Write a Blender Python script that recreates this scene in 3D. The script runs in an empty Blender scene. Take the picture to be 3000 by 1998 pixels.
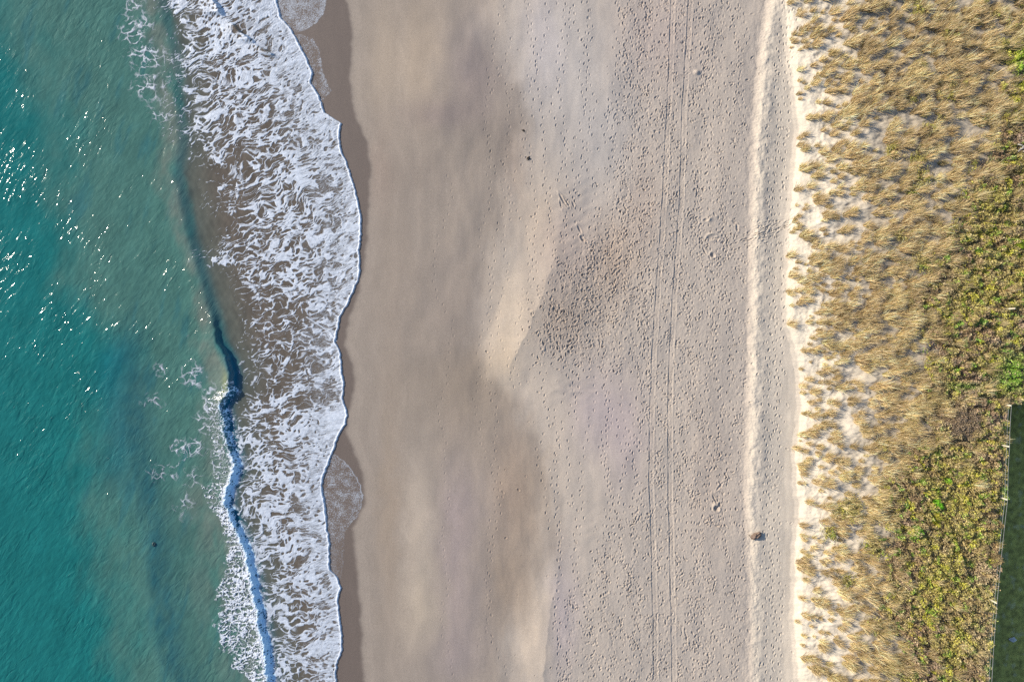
import numpy as np, math
PXM = 47.0/1500.0          # metres per photo unit at sea level
CAMH = 62.5
_r = np.random.RandomState(7)
_PERM = _r.permutation(4096)
_G = _r.rand(4096)*2*np.pi
_GX, _GY = np.cos(_G), np.sin(_G)
_J1, _J2 = _r.rand(4096), _r.rand(4096)
def _h(ix, iy, seed=0):
    return _PERM[(_PERM[(ix + seed*131) & 4095] + iy*57 + seed*17) & 4095]
def perlin(x, y, seed=0):
    x = np.asarray(x, float); y = np.asarray(y, float)
    ix = np.floor(x).astype(np.int64); iy = np.floor(y).astype(np.int64)
    fx = x-ix; fy = y-iy
    u = fx*fx*fx*(fx*(fx*6-15)+10); w = fy*fy*fy*(fy*(fy*6-15)+10)
    def g(a, b, dx, dy):
        h = _h(a, b, seed); return _GX[h]*dx + _GY[h]*dy
    n0 = g(ix, iy, fx, fy); n1 = g(ix+1, iy, fx-1, fy)
    n2 = g(ix, iy+1, fx, fy-1); n3 = g(ix+1, iy+1, fx-1, fy-1)
    a = n0+(n1-n0)*u; b = n2+(n3-n2)*u
    return (a+(b-a)*w)*1.5
def fbm(x, y, seed=0, octv=4, gain=.5):
    s = 0; a = 1.; t = 0
    for k in range(octv):
        s = s + a*perlin(x*2.03**k+3.1*k, y*2.03**k-1.7*k, seed+k); t += a; a *= gain
    return s/t
def vor(x, y, seed=0):
    ix = np.floor(x).astype(np.int64); iy = np.floor(y).astype(np.int64)
    f1 = np.full(np.shape(x), 9.); f2 = f1.copy()
    for dx in (-1, 0, 1):
        for dy in (-1, 0, 1):
            h = _h(ix+dx, iy+dy, seed)
            d = np.hypot(ix+dx+_J1[h]-x, iy+dy+_J2[h]-y)
            f2 = np.minimum(f2, np.maximum(f1, d)); f1 = np.minimum(f1, d)
    return f1, f2
def ss(a, b, x):
    t = np.clip((x-a)/(b-a), 0, 1); return t*t*(3-2*t)
def mix(a, b, t): return a+(b-a)*t
def line(pts, v, k=0):
    p = np.array(pts, float); return np.interp(v, p[:, 1], p[:, 0])
def _z1(l): return [(x*.6377, y*.6377) for x, y in l]
def _z2(l): return [(x*.6366, 1000+y*.6366) for x, y in l]
FRONT = [(790, -200)]+_z1([(1270,0),(1285,70),(1340,140),(1380,215),(1420,290),(1437,345),(1425,375),(1465,440),(1495,520),(1530,545),(1568,568),(1558,620),(1565,680),(1590,740),(1620,830),(1645,920),(1660,990),(1660,1080),(1650,1150),(1655,1200),(1655,1260),(1625,1340),(1590,1410),(1565,1450),(1555,1500)])+_z2([(1545,0),(1570,60),(1575,140),(1585,190),(1578,260),(1600,330),(1590,380),(1560,430),(1535,500),(1505,580),(1490,620),(1480,660),(1490,720),(1500,780),(1505,860),(1515,900),(1518,1050),(1555,1085),(1570,1130),(1555,1190),(1565,1270),(1575,1350),(1575,1420),(1550,1480),(1545,1568),(1560,1900)])
BACK = [(455, -200)]+_z1([(735,0),(790,60),(840,130),(820,200),(840,240),(805,290),(825,370),(850,430),(825,500),(845,560),(835,600),(850,650),(930,700),(970,760),(1040,790),(1000,830),(1000,920),(1040,980),(1090,1040),(1000,1120),(950,1200),(1080,1240),(1140,1340),(1150,1440)])+_z2([(1130,0),(1130,60),(1140,150),(1140,230),(1090,340),(1095,480),(1100,560),(1090,700),(1080,780),(1120,860),(1170,1000),(1200,1150),(1230,1300),(1250,1440),(1265,1568),(1290,1900)])
CREST = [(455, -200)]+_z1([(725,0),(745,80),(770,170),(790,260),(800,360),(805,470),(815,560),(822,650),(812,720),(800,800),(815,870),(840,980),(860,1080),(890,1180),(925,1300),(955,1400),(985,1500)])+_z2([(1000,0),(1040,70),(1060,150),(1058,225),(1020,300),(1035,380),(1055,460),(1075,540),(1080,600),(1045,670),(1040,750),(1075,830),(1120,930),(1145,1030),(1165,1130),(1185,1220),(1200,1310),(1215,1400),(1228,1500),(1235,1568),(1260,1900)])
CRH = [(.08,-200),(.08,150),(.10,330),(.12,480),(.17,600),(.19,760),(.18,860),(.26,960),(.50,1060),(.58,1150),(.38,1230),(.34,1340),(.32,1500),(.32,1650),(.34,1800),(.34,2200)]
CREST2 = [(330,700),(345,900),(352,1060),(372,1250),(392,1400),(408,1500),(432,1600),(438,1680),(452,1800),(468,1900),(505,2000),(530,2200)]
WETR = [(1000,-200)]+_z1([(1590,0),(1620,100),(1618,250),(1612,400),(1640,540),(1690,660),(1708,760),(1700,900),(1690,1050),(1680,1200),(1650,1350),(1610,1450),(1590,1568)])+_z2([(1590,20),(1620,90),(1640,170),(1625,260),(1605,340),(1600,430),(1640,520),(1680,640),(1680,760),(1625,860),(1640,1000),(1655,1150),(1665,1300),(1670,1450),(1680,1568),(1700,1900)])
SCARP = [(2275,-200),(2258,0),(2240,100),(2228,200),(2221,300),(2214,400),(2209,500),(2207,600),(2206,700),(2204,800),(2202,900),(2201,1000),(2197,1200),(2192,1400),(2190,1480),(2196,1560),(2202,1700),(2205,2000),(2205,2200)]
FOOT = [(2275,-200),(2288,0),(2300,120),(2312,220),(2322,300),(2330,380),(2324,470),(2312,560),(2306,640),(2303,740),(2296,830),(2292,900),(2297,960),(2318,1010),(2334,1100),(2338,1180),(2330,1260),(2322,1330),(2326,1420),(2332,1500),(2322,1600),(2324,1700),(2318,1800),(2326,1900),(2332,2000),(2335,2200)]
FENCE = [(2952,1180),(2948,1305),(2944,1400),(2941,1458),(2931,1554),(2921,1668),(2911,1757),(2904,1860),(2896,1998),(2884,2250)]
T1 = [(1978,-200),(1972,0),(1961,300),(1946,600),(1932,800),(1918,1000),(1909,1250),(1908,1400),(1914,1600),(1919,1800),(1922,2000),(1924,2200)]
T2 = [(2030,-200),(2023,0),(2008,270),(1996,600),(1982,800),(1968,1000),(1963,1200),(1964,1400),(1970,1700),(1976,2000),(1980,2200)]
FANS = [[(958,-60),(958,0),(950,40),(925,70),(895,88),(850,100)], [(880,100),(915,112),(938,150),(944,200),(962,250),(974,266),(950,290),(938,300),(945,330)],
        [(980,1330),(1008,1350),(1035,1380),(1058,1420),(1064,1450),(1062,1480),(1050,1510),(1025,1540),(1010,1560),(1010,1600),(1006,1650),(1000,1700)]]
def wiggle(v, s, seed): return perlin(v/s, v*0+seed*7.3, seed)+.5*perlin(v/s*2.3, v*0+seed, seed+1)
def front(v): return line(FRONT, v)+2.5*wiggle(v, 22, 3)+1.2*wiggle(v, 7, 5)
def crest(v): return line(CREST, v)+6*wiggle(v, 34, 11)+ss(900, 1150, v)*(3*wiggle(v, 11, 12)+1.5*wiggle(v, 4, 13))
def foam(u, v):
    """density 0..1 and lip height 0..1"""
    u = np.asarray(u, float); v = np.asarray(v, float)
    F = front(v); d = F-u
    B = line(BACK, v); C = crest(v)
    n_edge = fbm(u/45, v/45, 21, 4)
    n_e2 = fbm(u/14, v/14, 22, 3)
    s = np.clip(d/(F-B), 0, 1.3)
    tt = np.tan(np.radians(np.interp(v, [-200, 0, 300, 700, 950, 1150, 1400, 1700, 2000], [30, 30, 26, 24, 10, 12, 8, 14, 8])))
    wu = u+34*fbm(u/95, v/95, 31, 2)+9*fbm(u/30, v/30, 33, 2)
    wv = v+30*fbm(u/95, v/95, 35, 2)+8*fbm(u/30, v/30, 37, 2)
    a = wu; b = wv+(wu-850)*tt
    N1 = fbm(a/75, b/42, 41, 4); N2 = fbm(a/32, b/17, 45, 3)
    f1, f2 = vor(a/50, b/24, 50); e1 = f2-f1
    g1, g2 = vor(a/21, b/11, 51); e2 = g2-g1
    h1, h2 = vor(a/8, b/5.5, 52); e3 = h2-h1
    # coverage
    cs = np.interp(s, [0, .06, .18, .35, .6, .85, 1.0], [.98, .84, .70, .60, .56, .52, .46])
    cv = np.interp(v, [-50, 100, 220, 320, 450, 800, 880, 1000, 1120, 1180, 1350, 2000], [.10, .09, .03, -.01, -.03, .0, -.10, -.16, -.10, .00, .03, .01])
    c = cs+cv*np.where(s < .25, .8, 1)+.40*N1+.06*N2-.095
    # bare patch behind the swash front
    def blob(cu, cv_, ru, rv, amt): return amt*np.exp(-((u-cu)/ru)**2-((v-cv_)/rv)**2)
    c = c-blob(955, 545, 50, 40, .18)-blob(990, 640, 40, 30, .25)-blob(960, 1150, 60, 25, .45)-blob(955, 1710, 14, 16, .9)-blob(700, 1120, 60, 60, .35)-blob(705, 480, 45, 35, .25)
    c = c+blob(880, 520, 30, 30, .5)+blob(970, 1240, 60, 40, .4)+blob(975, 200, 60, 60, .3)+blob(900, 190, 50, 40, .35)
    c = c-1.0*ss(.93, 1.10, s+.10*n_edge+.06*n_e2)
    t1 = np.clip(mix(.03, 1.05, ss(.15, 1.02, c)), .03, 2)
    m1 = ss(0.06, -0.04, e1-t1+.06*fbm(u/9, v/7, 53, 2))
    t2 = np.clip(mix(.12, .92, ss(.2, 1.05, c+.75*fbm(u/22, v/20, 61, 3))), .1, 2)
    m2 = ss(.12, -.05, e2-t2)
    lace = .8*ss(.13, .04, e2)*ss(.30, .6, c+.1+.6*N2)
    lace2 = .25*ss(.10, .02, e3)*ss(.45, .8, c+.5*N2)
    D = np.maximum(m1*m2, np.maximum(lace*ss(-.25, .15, N2+.1), lace2))
    r1 = np.abs(fbm(a/72, b/24, 77, 2)); r2 = np.abs(fbm(a/46+7, b/11, 79, 3))
    str_ = np.maximum(ss(.125, .05, r1-.06*N1), .5*ss(.06, .015, r2)*ss(0, .3, N1))*ss(.12, .3, c+.15)
    D = np.maximum(D, str_*.8*ss(-.10, .25, fbm(u/45, v/40, 83, 2)))
    # fine streaks that run to the front
    sa = u+8*N2; sb = v+(u-850)*tt*1.15+7*fbm(u/50, v/50, 38, 2)
    stx = fbm(sa/17, sb/3.6, 71, 3)
    nearf = ss(.55, .12, s)
    sp = perlin(u/2.6, v/2.6, 73)
    D = D*mix(1, np.clip(.86+.75*stx+.2*sp+.5*fbm(a/40, b/22, 76, 2), .12, 1), nearf*ss(1.3, .7, c+.2*N1))
    D = np.maximum(D, nearf*np.clip(.25+.9*stx+.5*sp, 0, .6)*ss(.9, .5, c)*ss(0, 6, d))
    D = D*mix(.66, 1, ss(-.35, .30, fbm(a/30, b/7, 75, 3)+.3*N1))
    inside = ss(-1.5, 1.5, d)*ss(1.16, 1.06, s+.10*n_edge+.07*n_e2)
    D = D*inside
    D = mix(D, ss(.10, .85, D), .45)
    # second swash line inside the zone (v 940-1000)
    L2 = np.interp(v, [930, 955, 975, 1000], [900, 940, 968, 985])
    sec = ss(4.5, 1.5, np.abs(u-L2))*((v > 928) & (v < 1000))
    lw = 4.5+2.5*fbm(v/40, v*0, 81, 2)
    lip = ss(lw+3, lw-1.5, d)*ss(-1.5, 1, d)
    D = np.maximum(D, np.maximum(lip, .9*sec))
    # the breaking white water seaward of the crest
    k = u-C
    wb = np.interp(v, [1120, 1160, 1230, 1330, 1440, 1520, 1560, 1650, 1720, 1800, 1880, 1940, 2000, 2200], [10, 40, 45, 45, 62, 32, 38, 60, 88, 108, 112, 90, 40, 60])
    wl = ss(1.12, .95, (-k)/wb+.45*n_edge+.3*n_e2)*(v > 1110)
    dens = ss(1300, 1560, v)*.27+.10
    r1, r2 = vor((u+8*N2*2+12*n_e2)/15, (v+12*n_edge)/13, 90); q1, q2 = vor((u+4*n_e2)/6, (v)/6, 91)
    br = ss(.10, -.03, (r2-r1)-mix(.05, .75, ss(.1, .95, dens+.6*fbm(u/38, v/38, 92, 3))))
    br = np.maximum(br*ss(.2, 0, (q2-q1)-mix(.25, .9, dens)), .5*ss(.10, .03, q2-q1)*dens)
    D = np.maximum(D, br*wl*(k < 12))
    # foam riding the steep face (v>1240), almost solid lower down
    fac = ss(-14, -4, k)*ss(34, 16, k+9*n_e2)
    fcov = np.interp(v, [1130, 1155, 1165, 1200, 1300, 1360, 1420, 1470, 1500, 1560, 1700, 1900, 2200], [0, .7, .05, .42, .38, .8, .85, .75, .4, .80, .80, .78, .78])
    fm = ss(.10, -.05, (q2-q1)*.7-(fcov-.35+.9*fbm(u/16, v/22, 93, 3)))
    D = np.maximum(D*(1-.0*fac), fac*fm*np.where(v > 1130, 1, 0)*.9)
    # thin stray foam seaward of the wave
    wisp = 0
    for (cu, cv_, ru, rv, amt, an) in [(400,90,58,60,.50,20),(430,170,60,45,.55,25),(440,250,62,50,.48,35),(470,330,45,45,.40,50),(395,20,40,40,.42,60),(505,175,28,16,.5,25),
                                    (470,1085,28,26,.44,-30),(565,1100,45,45,.45,30),(450,1175,42,26,.44,60),(550,1310,62,26,.60,38),(620,1180,30,60,.50,70),(480,1385,50,30,.46,30),(540,1480,45,55,.34,60),(560,1400,45,40,.36,45),(600,1240,45,45,.40,50),(640,1340,22,60,.5,70),(560,980,35,50,.22,60)]:
        rr = ((u-cu)/ru)**2+((v-cv_)/rv)**2
        wisp = np.maximum(wisp, amt*np.exp(-rr*.8))
    ww = u+20*fbm(u/40, v/40, 101, 3); wz = v+20*fbm(u/40, v/40, 103, 3)
    p1, p2 = vor(ww/30, wz/24, 95); o1, o2 = vor(ww/9, wz/8, 96)
    pat = np.maximum(ss(.20, 0, p2-p1-.10*fbm(u/12, v/12, 97, 2)), .7*ss(.16, .04, o2-o1)*ss(-.05, .35, fbm(u/22, v/22, 98, 2)))
    pat = pat*ss(-.15, .3, fbm(u/28, v/28, 99, 3)+wisp-.20)
    D = np.maximum(D, pat*ss(.12, .42, wisp)*(k < 6)*.85)
    # bright diagonal streak and crest dust
    L3 = 1370+(500-u)*.66+26*n_edge+9*n_e2
    D = np.maximum(D, ss(8, 1, np.abs(v-L3)+8*np.abs(n_e2)+3)*ss(495, 510, u)*ss(625, 600, u)*.85*(k < 4)*ss(-.25, .2, n_edge+.1))
    # bubbly films left on the sand
    bub = perlin(u/1.9, v/1.9, 110)+.45*perlin(u/4.5, v/4.5, 111)
    for i, fan in enumerate(FANS):
        R = np.interp(v, [p[1] for p in fan], [p[0] for p in fan], left=0, right=0)+3*wiggle(v, 10, 40+i)
        inn = ss(0, -3, u-R)*(u > F-1)*ss(fan[0][1]-1, fan[0][1]+3, v)*ss(fan[-1][1], fan[-1][1]-20, v)
        edge = ss(16 if i < 2 else 5, 0, R-u)
        tail = ss(1600, 1520, v) if i == 2 else 1.
        bias = [.34, -.02, .10][i]
        D = np.maximum(D, inn*np.clip((bub+bias-.12+.35*edge+.75*fbm(u/24, v/24, 112, 3)-.05)*1.3, 0, .55)*(.55+.45*tail))
        if i == 2: D = np.maximum(D, inn*ss(4, 1, np.abs(R-u-1.5))*.55*ss(1500, 1440, v))
    return np.clip(D, 0, 1), np.clip(lip+.6*sec, 0, 1), k, d
import bpy, bmesh
from mathutils import Vector
rng = np.random.RandomState(11)
sc = bpy.context.scene
COL = sc.collection
def srgb(r, g, b):
    return tuple((c/255/12.92 if c/255 <= .04045 else ((c/255+.055)/1.055)**2.4) for c in (r, g, b))
# ------------------------------------------------------------------ mapping
def beachz(u, v):
    w = line(WETR, v)
    d = (u-w+45)*PXM
    return np.where(d > 0, d*.028, d*.035)
def duneh(u, v):
    t = u-line(FOOT, v)-3*wiggle(v, 18, 61)-4*fbm(u/40, v/30, 202, 2)
    h = np.interp(t, [-30, -8, 6, 28, 48, 110, 230, 420, 700], [0, .05, .18, .50, .66, 1.04, 1.58, 1.87, 1.92])
    return h, t
DB_ = [(1810,-200),(1810,50),(1790,250),(1800,400),(1825,460),(1785,560),(1770,620),(1700,700),(1612,760),(1598,850),(1570,930),(1535,1000),(1560,1040),(1700,1075),(1860,1110),(1880,1200),(1868,1300),(1880,1400),(1835,1500),(1750,1560),(1735,1650),(1660,1740),(1625,1800),(1630,1900),(1600,2000),(1600,2200)]
def macro(u, v):
    return beachz(u, v)+duneh(u, v)[0]
def world(u, v, z):
    k = PXM*(CAMH-z)/CAMH
    return (u-1500)*k, (999-v)*k, z
def unworld(x, y, it=3):
    u = 1500+x/PXM; v = 999-y/PXM
    for _ in range(it):
        z = np.maximum(macro(u, v), 0)
        q = CAMH/(CAMH-z)/PXM
        u = 1500+x*q; v = 999-y*q
    return u, v
def lawn_mask(x, y):
    """1 on the sunken lawn (right of the fence, below its corner)"""
    zt = 3.85
    k = PXM*(CAMH-zt)/CAMH
    v = 999-y/k
    xf = (line(FENCE, v)-1500)*k
    yc = (999-1183)*k
    return ss(-.05, .30, x-xf)*ss(.05, -.30, y-yc)
LAWNZ = .55
# ------------------------------------------------------------------ grids
def axis(lo, hi, step, far_lo, far_hi):
    core = np.arange(lo, hi+step*.5, step)
    a = []; x = lo; s = step
    while x > far_lo: s *= 1.35; x -= s; a.append(x)
    b = []; x = core[-1]; s = step
    while x < far_hi: s *= 1.35; x += s; b.append(x)
    return np.concatenate([a[::-1], core, b])
def grid_obj(name, X, Y, Z, mat, keep=None, attrs={}, kind='structure'):
    ny, nx = X.shape
    idx = np.arange(nx*ny).reshape(ny, nx)
    q = np.stack([idx[:-1, :-1], idx[:-1, 1:], idx[1:, 1:], idx[1:, :-1]], -1).reshape(-1, 4)
    co = np.stack([X, Y, Z], -1).reshape(-1, 3)
    if keep is not None:
        k = keep.reshape(-1)
        q = q[k[q].any(1)]
        used = np.zeros(len(co), bool); used[q.ravel()] = True
        remap = np.cumsum(used)-1
        q = remap[q]; co = co[used]
        attrs = {n: a.reshape((nx*ny,)+a.shape[2:])[used] for n, a in attrs.items()}
    else:
        attrs = {n: a.reshape((nx*ny,)+a.shape[2:]) for n, a in attrs.items()}
    # rows of y run upwards so that faces look up
    return raw_obj(name, co, q, None, mat, attrs, kind)
def raw_obj(name, co, quads, tris, mat, attrs={}, kind=None, parent=None, smooth=True):
    me = bpy.data.meshes.new(name)
    nq = 0 if quads is None else len(quads); nt = 0 if tris is None else len(tris)
    me.vertices.add(len(co)); me.vertices.foreach_set('co', co.astype(np.float32).ravel())
    me.loops.add(nq*4+nt*3)
    lv = np.concatenate([a.ravel() for a in (quads, tris) if a is not None]).astype(np.int32)
    me.loops.foreach_set('vertex_index', lv)
    me.polygons.add(nq+nt)
    st = np.concatenate([np.arange(nq)*4, nq*4+np.arange(nt)*3]).astype(np.int32)
    me.polygons.foreach_set('loop_start', st)
    me.update(calc_edges=True)
    me.polygons.foreach_set('use_smooth', np.full(nq+nt, smooth))
    for n, a in attrs.items():
        if a.ndim == 2:
            at = me.attributes.new(n, 'FLOAT_COLOR', 'POINT')
            c = np.ones((len(a), 4), np.float32); c[:, :3] = a
            at.data.foreach_set('color', c.ravel())
        else:
            at = me.attributes.new(n, 'FLOAT', 'POINT')
            at.data.foreach_set('value', a.astype(np.float32))
    me.materials.append(mat)
    ob = bpy.data.objects.new(name, me); COL.objects.link(ob)
    if parent: ob.parent = parent
    if kind: ob['kind'] = kind
    return ob
# ------------------------------------------------------------------ materials
def newmat(name):
    m = bpy.data.materials.new(name); m.use_nodes = True
    nt = m.node_tree; nt.nodes.clear()
    return m, nt, nt.nodes, nt.links
def N(ns, t, **k):
    n = ns.new(t)
    for a, b in k.items():
        if hasattr(n, a): setattr(n, a, b)
        else: n.inputs[a].default_value = b
    return n
def attr(ns, name): return N(ns, 'ShaderNodeAttribute', attribute_name=name)
def mat_sand():
    m, nt, ns, L = newmat('sand')
    out = ns.new('ShaderNodeOutputMaterial'); b = ns.new('ShaderNodeBsdfPrincipled')
    co = attr(ns, 'col'); wet = attr(ns, 'wet'); geo = ns.new('ShaderNodeNewGeometry')
    n1 = N(ns, 'ShaderNodeTexNoise', Scale=9., Detail=6., Roughness=.7)
    L.new(geo.outputs['Position'], n1.inputs['Vector'])
    mr = N(ns, 'ShaderNodeMapRange'); mr.inputs['To Min'].default_value = .86; mr.inputs['To Max'].default_value = 1.14
    mr.inputs['From Min'].default_value = .3; mr.inputs['From Max'].default_value = .7
    L.new(n1.outputs['Fac'], mr.inputs['Value'])
    vm = N(ns, 'ShaderNodeVectorMath', operation='SCALE')
    L.new(co.outputs['Color'], vm.inputs[0]); L.new(mr.outputs[0], vm.inputs['Scale'])
    L.new(vm.outputs[0], b.inputs['Base Color'])
    r = N(ns, 'ShaderNodeMapRange'); r.inputs['To Min'].default_value = .9; r.inputs['To Max'].default_value = .38
    L.new(wet.outputs['Fac'], r.inputs['Value']); L.new(r.outputs[0], b.inputs['Roughness'])
    n2 = N(ns, 'ShaderNodeTexNoise', Scale=26., Detail=5., Roughness=.65)
    L.new(geo.outputs['Position'], n2.inputs['Vector'])
    inv = N(ns, 'ShaderNodeMath', operation='MULTIPLY_ADD'); inv.inputs[1].default_value = -.50; inv.inputs[2].default_value = .62
    L.new(wet.outputs['Fac'], inv.inputs[0])
    bp = N(ns, 'ShaderNodeBump', Distance=.02); L.new(n2.outputs['Fac'], bp.inputs['Height']); L.new(inv.outputs[0], bp.inputs['Strength'])
    L.new(bp.outputs[0], b.inputs['Normal']); L.new(b.outputs[0], out.inputs[0])
    return m
def mat_water():
    m, nt, ns, L = newmat('sea_water')
    out = ns.new('ShaderNodeOutputMaterial')
    co = attr(ns, 'col'); rip = attr(ns, 'rip'); geo = ns.new('ShaderNodeNewGeometry')
    mp0 = N(ns, 'ShaderNodeMapping'); mp0.inputs['Rotation'].default_value = (0, 0, math.radians(-52)); mp = N(ns, 'ShaderNodeMapping'); mp.inputs['Scale'].default_value = (.62, 1.5, 1); L.new(mp0.outputs[0], mp.inputs['Vector'])
    L.new(geo.outputs['Position'], mp0.inputs['Vector'])
    n1 = N(ns, 'ShaderNodeTexNoise', Scale=1.5, Detail=2.6, Roughness=.60, Distortion=.5)
    L.new(mp.outputs[0], n1.inputs['Vector'])
    n2 = N(ns, 'ShaderNodeTexNoise', Scale=.22, Detail=4., Roughness=.6); L.new(geo.outputs['Position'], n2.inputs['Vector'])
    st = N(ns, 'ShaderNodeMapRange'); st.inputs['From Min'].default_value = .40; st.inputs['From Max'].default_value = .64
    st.inputs['To Min'].default_value = .35; st.inputs['To Max'].default_value = 1.
    L.new(n2.outputs['Fac'], st.inputs['Value'])
    sm = N(ns, 'ShaderNodeMath', operation='MULTIPLY'); L.new(st.outputs[0], sm.inputs[0]); L.new(rip.outputs['Fac'], sm.inputs[1])
    b1 = N(ns, 'ShaderNodeBump', Distance=.162); L.new(n1.outputs['Fac'], b1.inputs['Height']); L.new(sm.outputs[0], b1.inputs['Strength'])
    b2 = N(ns, 'ShaderNodeBump', Distance=.13); L.new(n1.outputs['Fac'], b2.inputs['Height']); L.new(sm.outputs[0], b2.inputs['Strength'])
    df = N(ns, 'ShaderNodeBsdfDiffuse'); L.new(co.outputs['Color'], df.inputs['Color']); L.new(b2.outputs[0], df.inputs['Normal'])
    gl = N(ns, 'ShaderNodeBsdfAnisotropic' if False else 'ShaderNodeBsdfGlossy', Roughness=.11); L.new(b1.outputs[0], gl.inputs['Normal'])
    fr = N(ns, 'ShaderNodeFresnel', IOR=1.33)
    mx = ns.new('ShaderNodeMixShader'); L.new(fr.outputs[0], mx.inputs[0]); L.new(df.outputs[0], mx.inputs[1]); L.new(gl.outputs[0], mx.inputs[2])
    L.new(mx.outputs[0], out.inputs[0])
    return m
def mat_foam():
    m, nt, ns, L = newmat('foam')
    out = ns.new('ShaderNodeOutputMaterial'); d = attr(ns, 'dens'); geo = ns.new('ShaderNodeNewGeometry')
    b = ns.new('ShaderNodeBsdfPrincipled'); b.inputs['Roughness'].default_value = .55; co = attr(ns, 'col'); L.new(co.outputs['Color'], b.inputs['Base Color'])
    n = N(ns, 'ShaderNodeTexNoise', Scale=14., Detail=4., Roughness=.7); L.new(geo.outputs['Position'], n.inputs['Vector'])
    bp = N(ns, 'ShaderNodeBump', Distance=.03, Strength=.5); L.new(n.outputs['Fac'], bp.inputs['Height']); L.new(bp.outputs[0], b.inputs['Normal'])
    tr = ns.new('ShaderNodeBsdfTransparent')
    mx = ns.new('ShaderNodeMixShader'); L.new(d.outputs['Fac'], mx.inputs[0]); L.new(tr.outputs[0], mx.inputs[1]); L.new(b.outputs[0], mx.inputs[2])
    L.new(mx.outputs[0], out.inputs[0])
    return m
def mat_leaf(name, rough=.6, trans=.25):
    m, nt, ns, L = newmat(name)
    out = ns.new('ShaderNodeOutputMaterial'); co = attr(ns, 'col')
    b = ns.new('ShaderNodeBsdfPrincipled'); b.inputs['Roughness'].default_value = rough; b.inputs['Specular IOR Level'].default_value = .25
    t = ns.new('ShaderNodeBsdfTranslucent')
    L.new(co.outputs['Color'], b.inputs['Base Color']); L.new(co.outputs['Color'], t.inputs['Color'])
    mx = ns.new('ShaderNodeMixShader'); mx.inputs[0].default_value = trans
    L.new(b.outputs[0], mx.inputs[1]); L.new(t.outputs[0], mx.inputs[2]); L.new(mx.outputs[0], out.inputs[0])
    return m
def mat_plain(name, c1, c2, scale=8., rough=.8, bump=.3, stretch=(1, 1, 1), metal=0.):
    m, nt, ns, L = newmat(name)
    out = ns.new('ShaderNodeOutputMaterial'); b = ns.new('ShaderNodeBsdfPrincipled'); b.inputs['Roughness'].default_value = rough; b.inputs['Metallic'].default_value = metal
    tc = ns.new('ShaderNodeTexCoord'); mp = ns.new('ShaderNodeMapping'); mp.inputs['Scale'].default_value = stretch
    L.new(tc.outputs['Object'], mp.inputs[0])
    n = N(ns, 'ShaderNodeTexNoise', Scale=scale, Detail=6., Roughness=.65); L.new(mp.outputs[0], n.inputs['Vector'])
    cr = ns.new('ShaderNodeValToRGB'); cr.color_ramp.elements[0].position = .35; cr.color_ramp.elements[1].position = .65
    cr.color_ramp.elements[0].color = c1+(1,); cr.color_ramp.elements[1].color = c2+(1,)
    L.new(n.outputs['Fac'], cr.inputs[0]); L.new(cr.outputs[0], b.inputs['Base Color'])
    bp = N(ns, 'ShaderNodeBump', Distance=.03, Strength=bump); L.new(n.outputs['Fac'], bp.inputs['Height']); L.new(bp.outputs[0], b.inputs['Normal'])
    L.new(b.outputs[0], out.inputs[0])
    return m
M_SAND, M_WATER, M_FOAM = mat_sand(), mat_water(), mat_foam()
M_GRASS, M_SCRUB = mat_leaf('dry_grass', .55, .15), mat_leaf('scrub_leaf', .6, .2)
# ------------------------------------------------------------------ sand
ST = .055
xs = axis(-18.2, 27.6, ST, -60, 27.0)
xs = xs[xs < 27.65]
xd = [xs[-1]]
while xd[-1] < 54: xd.append(xd[-1]+.11)
s_ = .11
while xd[-1] < 260: s_ *= 1.35; xd.append(xd[-1]+s_)
while xs[0] > -400: xs = np.concatenate([[xs[0]-8-abs(xs[0])*.3], xs])
xs = np.concatenate([xs, xd[1:]])
ys = axis(-34.5, 34.5, ST, -260, 260)
X, Y = np.meshgrid(xs, ys)
U, V = unworld(X, Y)
ix0 = int(np.searchsorted(xs, -18.2-1e-6)); iy0 = int(np.searchsorted(ys, -34.5-1e-6))
Zb = beachz(U, V); Hd, T = duneh(U, V)
Z = Zb+Hd
inb = (T < 20)
front_u = front(V)
# cusps, bars and the low scarp
def G(cu, cv, ru, rv, ang=0):
    a = math.radians(ang); du = U-cu; dv = V-cv
    p = du*math.cos(a)-dv*math.sin(a); q = du*math.sin(a)+dv*math.cos(a)
    return np.exp(-(p/ru)**2-(q/rv)**2)
rel = .17*fbm(U/170, V/260, 301, 3)*ss(1080, 1350, U)+.03*fbm(U/45, V/90, 305, 3)*ss(1250, 1500, U)
# light streak (slope towards the sea) and the hollow landward of it
Lk = np.interp(V, [450, 600, 760, 880, 1000, 1080, 1200], [1650, 1655, 1625, 1585, 1530, 1495, 1470])+6*wiggle(V, 40, 71)
amp = np.interp(V, [520, 700, 830, 1000, 1070, 1130], [0, .12, .34, .38, .20, 0])
kk = (U-Lk)
rel += amp*np.where(kk < 0, np.clip(1+kk/115, 0, 1)**1.3, .35*np.exp(-np.maximum(kk, 0)/34)+.65*np.exp(-(kk/130)**2))
Lk2 = np.interp(V, [1650, 1800, 2000, 2200], [1640, 1612, 1588, 1570])+5*wiggle(V, 40, 72)
kk = U-Lk2; rel += np.interp(V, [1600, 1750, 2000, 2200], [0, .18, .26, .26])*np.where(kk < 0, np.clip(1+kk/105, 0, 1)**1.3, .5*np.exp(-np.maximum(kk, 0)/30)+.5*np.exp(-(kk/100)**2))
# wind and water ripples
ra = (U-1700)*.45+(V-650)*.9
rip = np.sin(ra/4.6+2.2*fbm(U/30, V/30, 310, 2))
rel += .012*rip*np.clip(G(1690, 650, 75, 130)+.8*G(1690, 1150, 80, 40)+.45*G(1740, 1560, 50, 70), 0, 1)
ra = (U-1690)*(-.15)+(V-1140)*1.
rel += .03*np.sin(ra/5+1.5*fbm(U/40, V/30, 311, 2))*G(1690, 1140, 60, 30)
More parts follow.
